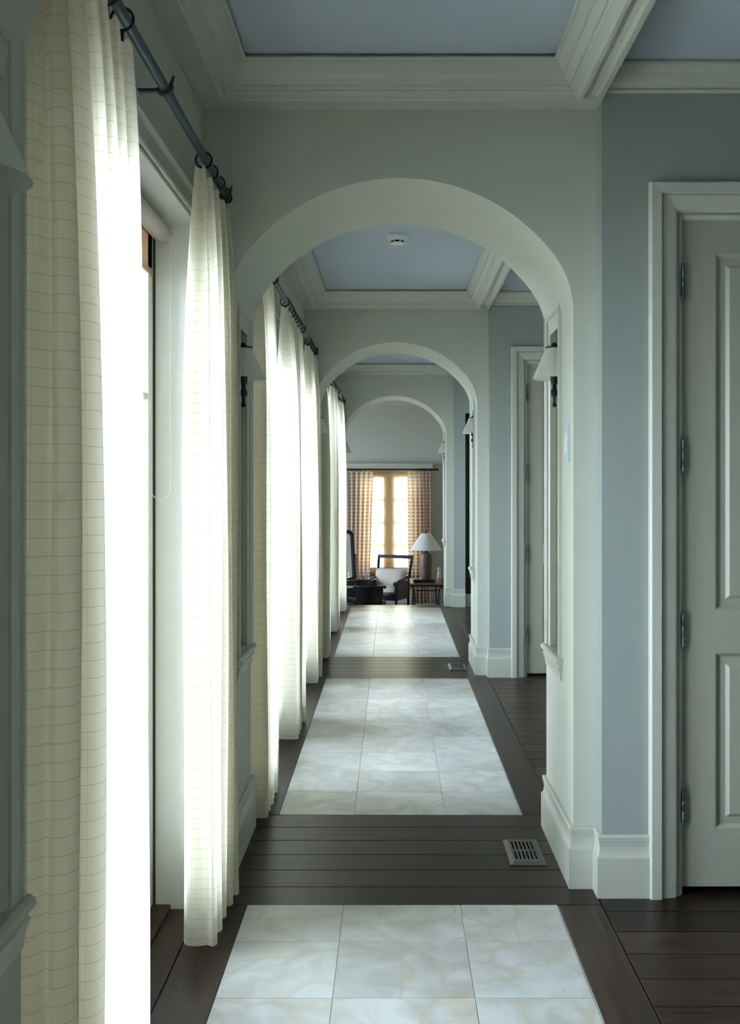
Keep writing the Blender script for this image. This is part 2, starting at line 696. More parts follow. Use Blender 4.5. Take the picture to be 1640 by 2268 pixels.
def arch_wall(k):
    y0, y1 = FRONT[k], REAR[k]
    zt = ZC + 0.02
    m = MB()
    far_room = (k == 3)
    xl = XL - 0.1
    xr = XR
    pts = [(JR, 0.0)] + ARC + [(JL, 0.0)]
    for y in (y0, y1):
        m.quad((JR, y, -0.01), (xr, y, -0.01), (xr, y, zt), (JR, y, zt))
        m.quad((xl, y, -0.01), (JL, y, -0.01), (JL, y, zt), (xl, y, zt))
        for i in range(len(ARC) - 1):
            a, b = ARC[i], ARC[i + 1]
            m.quad((a[0], y, a[1]), (b[0], y, b[1]), (b[0], y, zt), (a[0], y, zt))
    n0 = len(m.f)
    for i in range(len(ARC) - 1):
        a, b = ARC[i], ARC[i + 1]
        m.quad((a[0], y0, a[1]), (a[0], y1, a[1]), (b[0], y1, b[1]), (b[0], y0, b[1]))
    for i in range(n0, len(m.f)):
        m.smooth[i] = True
    # jamb faces with the niche opening left out
    ny0, ny1 = y1 - 0.320, y1 - 0.058
    for x in (JL, JR):
        for (ya, yb, za, zb) in ((y0, ny0, -0.01, SPRING), (ny1, y1, -0.01, SPRING), (ny0, ny1, -0.01, NZ0), (ny0, ny1, NZ1, SPRING)):
            if zb > za:
                m.quad((x, ya, za), (x, yb, za), (x, yb, zb), (x, ya, zb))
    # top, ends
    m.quad((xl, y0, zt), (xr, y0, zt), (xr, y1, zt), (xl, y1, zt))
    m.quad((xr, y0, -0.01), (xr, y0 + 0.001, -0.01), (xr, y0 + 0.001, zt), (xr, y0, zt))
    m.quad((xl, y0, -0.01), (xl, y1, -0.01), (xl, y1, zt), (xl, y0, zt))
    w = m.build('wall_' + NAMES[k], M['wall'], recalc=False)
    bm = bmesh.new()
    bm.from_mesh(w.data)
    bmesh.ops.remove_doubles(bm, verts=bm.verts, dist=1e-5)
    bmesh.ops.recalc_face_normals(bm, faces=bm.faces)
    for e in bm.edges:
        if len(e.link_faces) != 2 or e.calc_face_angle() > 0.6:
            e.smooth = False
    bm.to_mesh(w.data)
    bm.free()
    tag(w, kind='structure', label='grey green wall with the %s round arch' % NAMES[k])
    # niche interiors, casings, sills
    for s, xj, sd in ((1, JR, 'right'), (-1, JL, 'left')):
        if k == 0 and s > 0:
            pass
        xb = xj + s * ND
        zt2 = NZ1
        nm = MB()
        nm.quad((xb, ny0, NZ0), (xb, ny1, NZ0), (xb, ny1, zt2), (xb, ny0, zt2))
        for y in (ny0, ny1):
            nm.quad((xj, y, NZ0), (xb, y, NZ0), (xb, y, zt2), (xj, y, zt2))
        for z in (NZ0, zt2):
            nm.quad((xj, ny0, z), (xb, ny0, z), (xb, ny1, z), (xj, ny1, z))
        nm.build('niche_lining', M['niche'], w)
        # flat casing with a stepped inner bead round the niche
        path = [(ny0, NZ0), (ny0, NZ1), (ny1, NZ1), (ny1, NZ0)]
        prof = [(-0.016, -0.03), (-0.016, -0.004), (-0.002, 0.003), (0.0, 0.008), (0.034, 0.008), (0.040, 0.012), (0.051, 0.012), (0.053, 0.0)]
        cs = MB().sweep(path, prof, lambda u, v, h: (xj - s * h, u, v))
        cs.build('niche_casing', M['trim'], w)
        # moulded sill
        sp = [(0.0, 0.0), (0.0, 0.0)]
        sill = MB()
        pr = [(0.0, NZ0 + 0.004), (0.016, NZ0 + 0.004), (0.024, NZ0 - 0.002), (0.026, NZ0 - 0.012), (0.020, NZ0 - 0.02), (0.012, NZ0 - 0.023),
              (0.012, NZ0 - 0.03), (0.016, NZ0 - 0.034), (0.014, NZ0 - 0.042), (0.008, NZ0 - 0.058), (0.004, NZ0 - 0.085), (0.0, NZ0 - 0.09)]
        ya, yb = ny0 - 0.085, y1
        V = []
        for y in (ya, yb):
            for d, z in pr:
                yy = y + (0.5 * (NZ0 - z) if y == ya else 0)
                V.append((xj - s * d, yy, z))
        q = len(pr)
        F = [(i, i + 1, q + i + 1, q + i) for i in range(q - 1)] + [tuple(range(q)), tuple(range(q, 2 * q))]
        sill.add(V, F)
        sill.box(min(xj, xb), max(xj, xb), ny0, ny1, NZ0 - 0.01, NZ0 + 0.004)
        sill.build('niche_sill', M['trim'], w)
    return w


WALLS = [arch_wall(k) for k in range(4)]

# ------------------------------------------------------------------ right wall, door walls
DX0, DX1, DZ = 1.0386, 1.815, 2.425


def door_wall(k, has_door):
    y0, y1 = FRONT[k] - STEP, REAR[k]
    m = MB()
    zt = ZC + 0.02
    if has_door:
        m.box(XR, DX0 - 0.012, y0, y1, -0.01, zt)
        m.box(DX1 + 0.012, ALC, y0, y1, -0.01, zt)
        m.box(DX0 - 0.012, DX1 + 0.012, y0, y1, DZ + 0.01, zt)
        m.box(DX0 - 0.012, DX1 + 0.012, y0 + 0.12, y1, -0.01, DZ + 0.01)
    else:
        m.box(XR, 0.890, y0, y1, -0.01, zt)
        m.box(0.890, ALC, y0, y1, 2.37, zt)
        m.box(0.890, ALC, y0 + 0.45, y1, -0.01, 2.37)
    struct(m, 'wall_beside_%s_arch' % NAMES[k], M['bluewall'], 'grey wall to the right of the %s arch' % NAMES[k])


door_wall(0, False)
door_wall(1, True)
door_wall(2, True)
door_wall(3, False)
struct(MB().box(ALC, ALC + 0.15, BACK_Y, REAR[3], -0.2, ZC + 0.02), 'wall_right', M['wall'], 'right wall of the side bays')
struct(MB().box(-0.9, ALC, BACK_Y - 0.15, BACK_Y, -0.2, ZC + 0.02), 'wall_back', M['wall'], 'wall behind the viewer')
struct(MB().box(-0.95, ALC + 0.15, BACK_Y - 0.15, REAR[3], ZC, ZC + 0.15), 'ceiling', M['ceil'], 'pale blue coffered ceiling')


def nested(m, x0, x1, z0, z1, y, loops):
    """raised panel: loops of (inset, depth) on a face looking to -y"""
    V, F = [], []
    for ins, d in loops:
        V += [(x0 + ins, y + d, z0 + ins), (x1 - ins, y + d, z0 + ins), (x1 - ins, y + d, z1 - ins), (x0 + ins, y + d, z1 - ins)]
    for i in range(len(loops) - 1):
        for j in range(4):
            q = (j + 1) % 4
            F.append((i * 4 + j, i * 4 + q, i * 4 + 4 + q, i * 4 + 4 + j))
    e = (len(loops) - 1) * 4
    F.append((e, e + 1, e + 2, e + 3))
    m.add(V, F)


def door(k, idx, label):
    y0 = FRONT[k] - STEP
    r = root('door_%d' % idx, (DX0, y0, 0), label, None, kind='structure')
    yf = y0 + 0.022                     # leaf face
    z0 = 0.026
    # leaf: stiles and rails
    leaf = MB()
    px0, px1 = 1.1616, DX1 - 0.123
    bands = [(0.234, 0.865), (1.0195, 2.301)]
    leaf.box(DX0, px0, yf, yf + 0.044, z0, DZ - 0.004)
    leaf.box(px1, DX1, yf, yf + 0.044, z0, DZ - 0.004)
    leaf.box(px0, px1, yf, yf + 0.044, z0, bands[0][0])
    leaf.box(px0, px1, yf, yf + 0.044, bands[0][1], bands[1][0])
    leaf.box(px0, px1, yf, yf + 0.044, bands[1][1], DZ - 0.004)
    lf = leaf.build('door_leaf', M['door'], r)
    for a, b in bands:
        p = MB()
        nested(p, px0, px1, a, b, yf, [(0, 0), (0.005, 0.003), (0.014, 0.013), (0.040, 0.011), (0.052, 0.002)])
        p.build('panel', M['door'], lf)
    # casing: back band, sloping flat, stop
    path = [(DX0 - 0.003, 0), (DX0 - 0.003, DZ), (DX1 + 0.003, DZ), (DX1 + 0.003, 0)]
    prof = [(-0.004, -0.06), (-0.004, -0.014), (0.0, -0.012), (0.022, 0.002), (0.024, 0.010), (0.030, 0.012), (0.074, 0.020), (0.078, 0.016), (0.081, 0.030), (0.116, 0.032), (0.121, 0.026), (0.121, -0.002)]
    MB().sweep(path, prof, lambda u, v, h: (u, y0 - h, v)).build('door_casing', M['trim'], r)
    for z in (2.197, 1.5745, 0.947, 0.319):
        h = MB()
        hx, hy = DX0 + 0.004, yf - 0.012
        h.lathe(hx, hy, [(0.0065, z - 0.055), (0.0065, z - 0.019), (0.0058, z - 0.018), (0.0065, z - 0.017), (0.0065, z + 0.017), (0.0058, z + 0.018), (0.0065, z + 0.019), (0.0065, z + 0.055)], 14)
        for sg in (-1, 1):
            h.lathe(hx, hy, [(0.004, z + sg * 0.055), (0.004, z + sg * 0.058)], 10)
            h.ball((hx, hy, z + sg * 0.0625), 0.006, 10, 6)
        h.box(hx - 0.009, hx - 0.004, hy, hy + 0.03, z - 0.05, z + 0.05)
        h.build('hinge', M['hinge'], r)


door(1, 1, 'tall putty painted panel door right of the near arch')
door(2, 2, 'tall putty painted panel door right of the middle arch')

# ------------------------------------------------------------------ crowns, beams, baseboards
CROWN = [(0.0, ZS), (0.0, ZS - 0.003), (0.083, ZS - 0.004), (0.088, ZS), (0.092, ZS + 0.010), (0.108, ZS + 0.018), (0.1125, ZS + 0.019),
         (0.1125, ZS + 0.024), (0.118, ZS + 0.030), (0.124, ZS + 0.030), (0.126, ZS + 0.036), (0.134, ZS + 0.050), (0.150, ZS + 0.066),
         (0.168, ZS + 0.092), (0.172, ZS + 0.100), (0.180, ZS + 0.100), (0.185, ZS + 0.104), (0.185, ZS + 0.109), (0.168, ZS + 0.109), (0.168, ZC + 0.002)]
CROWN_BEAM = CROWN[:2] + [(0.018, ZS - 0.004), (0.0195, ZS + 0.003), (0.028, ZS + 0.008), (0.046, ZS + 0.012), (0.066, ZS + 0.012), (0.069, ZS - 0.004)] + CROWN[2:]
BEADS = [(0.0, 2.868), (0.008, 2.868), (0.012, 2.873), (0.012, 2.879), (0.008, 2.884), (0.020, 2.900), (0.034, 2.93), (0.050, 2.942), (0.056, 2.942), (0.060, 2.948), (0.060, 2.956), (0.052, ZC + 0.002)]
tn = 1
for k in (1, 2, 3, 0):
    ya = REAR[k - 1] if k else BACK_Y
    yb = FRONT[k]
    loop = [(XL, ya), (XR, ya), (XR, yb), (XL, yb)]
    cr = MB().sweep(loop, CROWN, lambda u, v, h: (u, v, h), closed=True, sides=(0, 2, 3))
    cr.sweep(loop, CROWN_BEAM, lambda u, v, h: (u, v, h), closed=True, sides=(1,))
    cr.box(XR - 0.15, XR - 0.001, ya, yb, ZS + 0.06, ZC + 0.004)
    cr.quad((XR, ya, ZS - 0.003), (XR, yb, ZS - 0.003), (XR, yb, ZC), (XR, ya, ZC))
    for (p, q) in ((ya, ya + 0.10), (yb - 0.10, yb)):
        cr.box(XR - 0.069, XR - 0.018, p, q, ZS - 0.0035, ZS + 0.05)
    struct(cr, 'trim_%d' % tn, M['trim'], 'cream crown moulding round the ceiling coffer of bay %d' % (k + 1))
    tn += 1
    loop = [(XR, ya), (ALC, ya), (ALC, yb - STEP), (XR, yb - STEP)]
    struct(MB().sweep(loop, BEADS, lambda u, v, h: (u, v, h), closed=True), 'trim_%d' % tn, M['trim'], 'small cream crown in the side bay %d' % (k + 1))
    tn += 1

BASE = [(0.0, 0.0), (0.020, 0.0), (0.020, 0.142), (0.0185, 0.147), (0.016, 0.148), (0.013, 0.152), (0.010, 0.166), (0.0095, 0.180), (0.012, 0.196),
        (0.014, 0.203), (0.014, 0.208), (0.016, 0.210), (0.016, 0.217), (0.012, 0.222), (0.0, 0.222)]
fm = lambda u, v, h: (u, v, h)
for k in range(4):
    y0, y1 = FRONT[k], REAR[k]
    door_x = 0.9176 if k in (1, 2) else 0.888
    if k < 3:
        pth = [(door_x, y0 - STEP), (XR, y0 - STEP), (XR, y0), (JR, y0), (JR, y1), (ALC, y1)]
    else:
        pth = [(door_x, y0 - STEP), (XR, y0 - STEP), (XR, y0), (JR, y0), (JR, y0 + 0.11)]
    struct(MB().sweep([(p[0], p[1]) for p in pth], BASE, fm), 'baseboard_right_%s' % NAMES[k], M['trim'], 'tall moulded baseboard at the foot of the right pier of the %s arch' % NAMES[k])
    if k < 3:
        pth = [(XL, y1), (JL, y1), (JL, y0), (XL, y0)]
    else:
        pth = [(JL, y0 + 0.11), (JL, y0), (XL, y0)]
    struct(MB().sweep([(p[0], p[1]) for p in pth], BASE, fm), 'baseboard_left_%s' % NAMES[k], M['trim'], 'tall moulded baseboard at the foot of the left pier of the %s arch' % NAMES[k])

# ------------------------------------------------------------------ left wall with french windows
WZ = 2.403
WIN = [(1.74, 3.297), (4.24, 5.62), (5.87, 7.20), (8.30, 9.58), (9.86, 11.30)]
m = MB()
prev = BACK_Y - 0.15
ADDED_BACK_WIN = (-2.1, -0.7)                 # unseen, added behind the viewer to light the near arch wall
for (a, b) in [ADDED_BACK_WIN] + WIN:
    m.box(XL - 0.206, XL, prev, a, -0.2, ZC + 0.02)
    m.box(XL - 0.206, XL, a, b, WZ, ZC + 0.02)
    m.box(XL - 0.206, XL, a, b, -0.2, -0.02)
    prev = b
m.box(XL - 0.206, XL, prev, REAR[3], -0.2, ZC + 0.02)
struct(m, 'wall_left', M['wall'], 'left outer wall pierced by french windows')


def portal(loc, rot, sx, sy):
    li = bpy.data.lights.new('window_portal', 'AREA')
    li.shape = 'RECTANGLE'
    li.size, li.size_y = sx, sy
    li.cycles.is_portal = True
    o = bpy.data.objects.new('window_portal', li)
    COL.objects.link(o)
    o.location = loc
    o.rotation_euler = rot


def french_window(idx, y0, y1):
    r = root('window_%d' % idx, (XL - 0.1, (y0 + y1) / 2, 0), 'french window number %d along the left wall' % idx, None, kind='structure')
    # casing on the wall face
    path = [(y1, 0), (y1, WZ), (y0, WZ), (y0, 0)]
    prof = [(0.0, -0.02), (0.0, 0.010), (-0.006, 0.013), (-0.052, 0.013), (-0.058, 0.018), (-0.060, 0.028), (-0.096, 0.028), (-0.102, 0.022), (-0.102, 0.0)]
    MB().sweep(path, prof, lambda u, v, h: (XL + h, u, v)).build('window_casing', M['trim'], r)
    li = MB()
    t = 0.012
    li.box(XL - 0.205, XL - 0.002, y1 - t, y1, 0, WZ)
    li.box(XL - 0.205, XL - 0.002, y0, y0 + t, 0, WZ)
    li.box(XL - 0.205, XL - 0.002, y0, y1, WZ - t, WZ)
    li.build('jamb_lining', M['sash'], r)
    MB().cbox(XL - 0.20, XL - 0.075, y0 + t, y1 - t, -0.02, 0.018, 0.004).build('threshold', M['plank_y'], r)
    gk = MB()
    for ya, yb in ((y1 - t - 0.009, y1 - t), (y0 + t, y0 + t + 0.009)):
        gk.box(XL - 0.17, XL - 0.128, ya, yb, 0.018, WZ - t)
    gk.build('gasket', M['gasket'], r)
    ym = (y0 + y1) / 2
    xa, xb = XL - 0.175, XL - 0.135
    for a, b in ((y0 + t + 0.009, ym - 0.002), (ym + 0.002, y1 - t - 0.009)):
        lf = MB()
        w = 0.062
        lf.box(xa, xb, a, a + w, 0.02, WZ - t - 0.003)
        lf.box(xa, xb, b - w, b, 0.02, WZ - t - 0.003)
        lf.box(xa, xb, a + w, b - w, 0.02, 0.22)
        lf.box(xa, xb, a + w, b - w, WZ - t - 0.07, WZ - t - 0.003)
        lo = lf.build('sash', M['sash'], r)
        mt = MB()
        for z in (1.77,):
            mt.box(xa + 0.006, xb - 0.006, a + w, b - w, z - 0.011, z + 0.011)
        mt.build('glazing_bar', M['sash'], lo)
        zs = [0.22, 1.759, 1.781, WZ - t - 0.07]
        for i in range(0, 4, 2):
            MB().box(xa + 0.018, xa + 0.022, a + w, b - w, zs[i], zs[i + 1]).build('pane', M['glass'], lo)
    portal((XL - 0.22, ym, WZ / 2), (0, -PI / 2, 0), WZ, y1 - y0)


for i, (a, b) in enumerate(WIN + [ADDED_BACK_WIN]):  # the last one is the added, unseen window behind the viewer
    french_window(i + 1, a, b)


def roller_blind(y0, y1, label):
    xc, zc, rr = -0.797, 2.338, 0.033
    a, b = y0 + 0.026, y1 - 0.026
    r = root('roller_blind', (xc, (a + b) / 2, zc), label, 'blind', 'roller blinds in the french windows')
    MB().lathe(xc, zc, [(rr, a), (rr, b)], 20, True, 'y').build('roll', M['roll'], r)
    c = MB()
    x = xc - rr + 0.001
    c.box(x - 0.001, x, a + 0.005, b - 0.005, 2.195, zc)
    c.box(x - 0.004, x + 0.004, a + 0.005, b - 0.005, 2.188, 2.21)
    cl = c
    cl.uv = [(p[1] + 20, p[2]) for p in cl.v]
    cl.build('blind_cloth', M['blind'], r)
    br = MB()
    br.box(xc - 0.012, xc + 0.012, b, b + 0.014, zc - 0.02, WZ - 0.012)
    br.build('bracket', M['plastic'], r)
    MB().box(xc - 0.012, xc + 0.012, a - 0.014, a, zc - 0.02, WZ - 0.012).build('bracket', M['plastic'], r)
    ch = MB()
    yb = b - 0.004
    xs0, xs1, zb = xc - 0.034, xc + 0.030, 1.45
    pts = [(xs0, yb, zc), (xs0, yb, zb)]
    cy = []
    n = 10
    for i in range(1, n):
        t = PI * i / n
        cy.append(((xs0 + xs1) / 2 - (xs1 - xs0) / 2 * math.cos(t), yb, zb - 0.032 * math.sin(t)))
    pts += cy + [(xs1, yb, zb), (xs1, yb, zc)]
    ch.tube(pts, 0.0011, 6)
    # beads along the cord
    P = [Vector(p) for p in pts]
    acc = 0
    for i in range(len(P) - 1):
        d = (P[i + 1] - P[i])
        L = d.length
        t = acc
        while t < L:
            q = P[i] + d * (t / L)
            ch.ball(q, 0.0024, 5, 4)
            t += 0.012
        acc = t - L
    ch.build('bead_chain', M['bead'], r)


roller_blind(*WIN[0], 'rolled beige blind with bead chain in the nearest window')
roller_blind(*WIN[1], 'rolled beige blind in the first window beyond the near arch')
roller_blind(*WIN[2], 'rolled beige blind in the second window beyond the near arch')

# terrace outside
struct(MB().box(-14, -0.9, -8, 26, -0.3, -0.1), 'ground', M['paving'], 'terrace outside the windows')

# ------------------------------------------------------------------ rods and curtains
RX, RZ, RR = -0.600, 2.512, 0.0135


def rod(y0, y1, brackets, label):
    r = root('curtain_rod', (RX, (y0 + y1) / 2, RZ), label, 'curtain rod', 'steel curtain rods along the windows')
    MB().lathe(RX, RZ, [(RR, y0), (RR, y1)], 18, True, 'y').build('pole', M['steel'], r)
    for y, s in ((y0, -1), (y1, 1)):
        MB().lathe(RX, RZ, [(0.0175, y), (0.0185, y + s * 0.006), (0.017, y + s * 0.014), (0.008, y + s * 0.018)], 14, True, 'y').build('finial', M['iron'], r)
    for y in brackets:
        b = MB()
        b.box(XL, RX - 0.012, y - 0.008, y + 0.008, RZ - 0.012, RZ - 0.004)
        b.box(XL, XL + 0.006, y - 0.016, y + 0.016, RZ - 0.045, RZ + 0.035)
        pts = [(RX + 0.019 * math.cos(t), y, RZ + 0.019 * math.sin(t)) for t in [PI + PI * 1.15 * i / 12 for i in range(13)]]
        b.tube(pts, 0.005, 8)
        b.tube([(RX + 0.016, y, RZ + 0.008), (RX + 0.022, y, RZ + 0.024), (RX + 0.024, y, RZ + 0.032)], [0.006, 0.004, 0.002], 8)
        b.build('bracket', M['steel'], r)


rod(1.585, 3.44, [1.64, 2.495, 3.40], 'grey steel curtain rod over the nearest window')
rod(4.11, 7.36, [4.80, 6.30, 7.335], 'grey steel curtain rod between the near and the middle arch')
rod(8.03, 11.64, [8.75, 10.4, 11.60], 'grey steel curtain rod between the middle and the far arch')


def catmull(P, n):
    out = []
    P = [P[0]] + list(P) + [P[-1]]
    for i in range(1, len(P) - 2):
        p0, p1, p2, p3 = [Vector(q) for q in P[i - 1:i + 3]]
        for j in range(n):
            t = j / n
            out.append(0.5 * ((2 * p1) + (p2 - p0) * t + (2 * p0 - 5 * p1 + 4 * p2 - p3) * t * t + (3 * p1 - p0 - 3 * p2 + p3) * t ** 3))
    out.append(Vector(P[-2]))
    return out


def fold_path(y0, y1, n, xf=-0.555, xb=-0.635, seed=0, lead=True):
    rd = random.Random(seed)
    pts = []
    if lead:
        pts += [(-0.665, y0 + 0.012), (-0.63, y0), (-0.59, y0 - 0.002)]
    p = (y1 - y0) / n
    for i in range(n):
        y = y0 + i * p
        f = xf + rd.uniform(-0.012, 0.008)
        b = xb + rd.uniform(-0.012, 0.015)
        pts += [(f, y + 0.06 * p), (f + 0.003, y + 0.34 * p), ((f + b) / 2, y + 0.50 * p), (b, y + 0.58 * p), (b - 0.004, y + 0.82 * p), ((f + b) / 2, y + 0.93 * p)]
    pts.append((xf + 0.002, y1))
    return pts


def curtain(pts, ty0, ty1, label, sub=4, nz=26):
    """pts: plan of the hem (x, y); the heading is gathered between ty0 and ty1 on the rod"""
    ys = [p[1] for p in pts]
    by0, by1 = min(ys), max(ys)
    path = catmull(pts, sub)
    ztop, zbot = RZ - 0.052, 0.010
    L = [0.0]
    for i in range(1, len(path)):
        L.append(L[-1] + (path[i] - path[i - 1]).length)
    m = MB()
    uv = []
    for j in range(nz + 1):
        t = j / nz
        tt = t ** 1.5                      # finer rows near the heading
        z = ztop + (zbot - ztop) * tt
        g = 1 - math.exp(-tt * 7.5)        # 0 at the heading, 1 at the hem
        for i, p in enumerate(path):
            s = (p.y - by0) / max(1e-6, by1 - by0)
            yt = ty0 + (ty1 - ty0) * s
            ym = yt + (p.y - yt) * (0.35 * g + 0.65 * tt)
            amp = 0.32 + 0.68 * g
            x = RX + (p.x - RX) * amp
            x += 0.004 * math.sin(3 * z + 9 * L[i]) * g
            m.v.append((x, ym, z + 0.006 * math.sin(L[i] * 60) * (1 - g)))
            uv.append((L[i], z))
    w = len(path)
    for j in range(nz):
        for i in range(w - 1):
            m.f.append((j * w + i, j * w + i + 1, (j + 1) * w + i + 1, (j + 1) * w + i))
            m.smooth.append(True)
    m.uv = uv
    r = root('curtain', (RX, (by0 + by1) / 2, 0), label, 'curtain', 'cream checked linen curtains along the windows')
    m.build('curtain_panel', M['linen'], r, recalc=False)
    n = max(4, int(abs(ty1 - ty0) / 0.105))
    for i in range(n):
        y = ty0 + (ty1 - ty0) * (i + 0.5) / n
        q = MB().torus((RX + random.uniform(-.002, .002), y, RZ - 0.0125), 0.0255, 0.0032, 'y', 18, 6)
        q.box(RX - 0.003, RX + 0.003, y - 0.004, y + 0.004, RZ - 0.062, RZ - 0.036)
        ro = q.build('ring', M['iron'], r)
    return r


# nearest window: left curtain with two broad folds turned to the viewer, then tight folds
c1 = [(-0.655, 1.80), (-0.662, 1.74), (-0.666, 1.66), (-0.664, 1.61), (-0.64, 1.588), (-0.606, 1.596), (-0.588, 1.618), (-0.575, 1.613), (-0.555, 1.622), (-0.544, 1.645), (-0.552, 1.672), (-0.58, 1.690),
      (-0.577, 1.705), (-0.555, 1.697), (-0.535, 1.706), (-0.527, 1.728), (-0.54, 1.765), (-0.60, 1.79), (-0.625, 1.82), (-0.59, 1.845), (-0.553, 1.85), (-0.546, 1.875),
      (-0.59, 1.90), (-0.63, 1.92), (-0.63, 1.95), (-0.59, 1.965), (-0.562, 1.965), (-0.555, 1.99), (-0.60, 2.02), (-0.635, 2.04), (-0.63, 2.07), (-0.59, 2.08), (-0.568, 2.085),
      (-0.565, 2.11), (-0.61, 2.13), (-0.635, 2.15), (-0.61, 2.175), (-0.58, 2.185), (-0.572, 2.21), (-0.576, 2.245)]
curtain(c1, 1.60, 2.16, 'closest cream checked curtain, broad folds at the left edge')
c2 = [(-0.668, 3.03), (-0.655, 3.005), (-0.62, 2.998), (-0.59, 3.005), (-0.572, 2.995), (-0.562, 3.02), (-0.59, 3.05), (-0.63, 3.06), (-0.63, 3.085), (-0.585, 3.085), (-0.562, 3.10), (-0.566, 3.13), (-0.62, 3.15),
      (-0.632, 3.18), (-0.59, 3.185), (-0.562, 3.195), (-0.565, 3.225), (-0.62, 3.25), (-0.63, 3.275), (-0.58, 3.28), (-0.560, 3.29), (-0.565, 3.32), (-0.625, 3.335), (-0.63, 3.36), (-0.60, 3.372), (-0.566, 3.372), (-0.553, 3.385), (-0.556, 3.41)]
curtain(c2, 2.95, 3.42, 'tall cream curtain just in front of the near arch')
curtain(fold_path(4.16, 4.585, 5, -0.55, -0.635, 3), 4.13, 4.62, 'first cream curtain beyond the near arch')
curtain(fold_path(5.46, 5.99, 5, -0.553, -0.635, 5), 5.24, 6.13, 'middle cream curtain of the three beyond the near arch')
curtain(fold_path(7.03, 7.35, 4, -0.556, -0.635, 8), 6.66, 7.34, 'cream curtain just in front of the middle arch')
curtain(fold_path(8.07, 8.36, 3, -0.552, -0.635, 11), 8.06, 8.40, 'shadowed cream curtain just beyond the middle arch')
curtain(fold_path(9.55, 9.96, 4, -0.556, -0.635, 13), 9.30, 10.02, 'middle cream curtain of the three beyond the middle arch')
curtain(fold_path(11.10, 11.50, 4, -0.560, -0.635, 17), 10.90, 11.58, 'cream curtain just in front of the far arch')


# ------------------------------------------------------------------ sconces
def sconce(k, s, label):
    xj = JR if s > 0 else JL
    yc = REAR[k] - 0.198
    xb = xj + s * ND
    r = root('wall_sconce', (xj, yc, 1.79), label, 'sconce', 'cone shade sconces in the arch niches')
    sh = MB()
    seg = 32
    prof = [(0.0345, 2.030), (0.050, 1.994), (0.070, 1.949), (0.0895, 1.905)]
    sh.lathe(xj, yc, prof, seg, True, 'z', False)
    sh.uv = [(p[0] + 20, p[2] + 5) for p in sh.v]
    sh.build('shade', M['shade'], r)
    tp = MB()
    tp.lathe(xj, yc, [(0.036, 2.029), (0.037, 2.033), (0.036, 2.036), (0.014, 2.038), (0.010, 2.041), (0.012, 2.046), (0.008, 2.052), (1e-4, 2.053)], 20)
    for a in (0, PI / 2, PI, 3 * PI / 2):
        tp.ball((xj + 0.03 * math.cos(a + .5), yc + 0.03 * math.sin(a + .5), 2.028), 0.005, 8, 6)
    tp.lathe(xj, yc, [(0.003, 1.92), (0.003, 2.035)], 8)
    tp.build('shade_cap', M['iron'], r)
    bd = MB()
    bd.lathe(xj, yc, [(0.015, 1.93), (0.0165, 1.926), (0.0165, 1.892), (0.013, 1.885), (0.009, 1.882), (0.008, 1.866), (0.012, 1.861), (0.0155, 1.855), (0.0165, 1.846), (0.0145, 1.836),
                      (0.006, 1.832), (0.005, 1.815), (0.005, 1.808), (0.0085, 1.803), (0.0095, 1.797), (0.0075, 1.790), (1e-4, 1.788)], 16)
    bd.build('socket_body', M['iron'], r)
    ar = MB()
    ar.lathe(yc, 1.846, [(0.007, xj + s * 0.005), (0.007, xj + s * 0.018), (0.011, xj + s * 0.022), (0.007, xj + s * 0.027), (0.006, xb - s * 0.01)], 12, True, 'x')
    ar.lathe(yc, 1.846, [(0.03, xb - s * 0.012), (0.036, xb - s * 0.006), (0.036, xb)], 18, True, 'x')
    ar.build('arm', M['iron'], r)


sconce(0, -1, 'dim cone shade sconce cut off at the left edge')
for k, nm in ((1, 'near'), (2, 'middle'), (3, 'far')):
    sconce(k, -1, 'white cone shade sconce on the left jamb of the %s arch' % nm)
    sconce(k, 1, 'white cone shade sconce on the right jamb of the %s arch' % nm)

# switch plate on the right jamb of the near arch
r = root('switch_plate', (JR, 3.57, 1.626), 'narrow grey switch plate on the right jamb of the near arch', 'switch')
MB().box(JR - 0.006, JR, 3.536, 3.606, 1.555, 1.700).build('plate', M['plate'], r)
MB().box(JR - 0.011, JR - 0.005, 3.557, 3.585, 1.59, 1.665).build('rocker', M['plastic'], r)


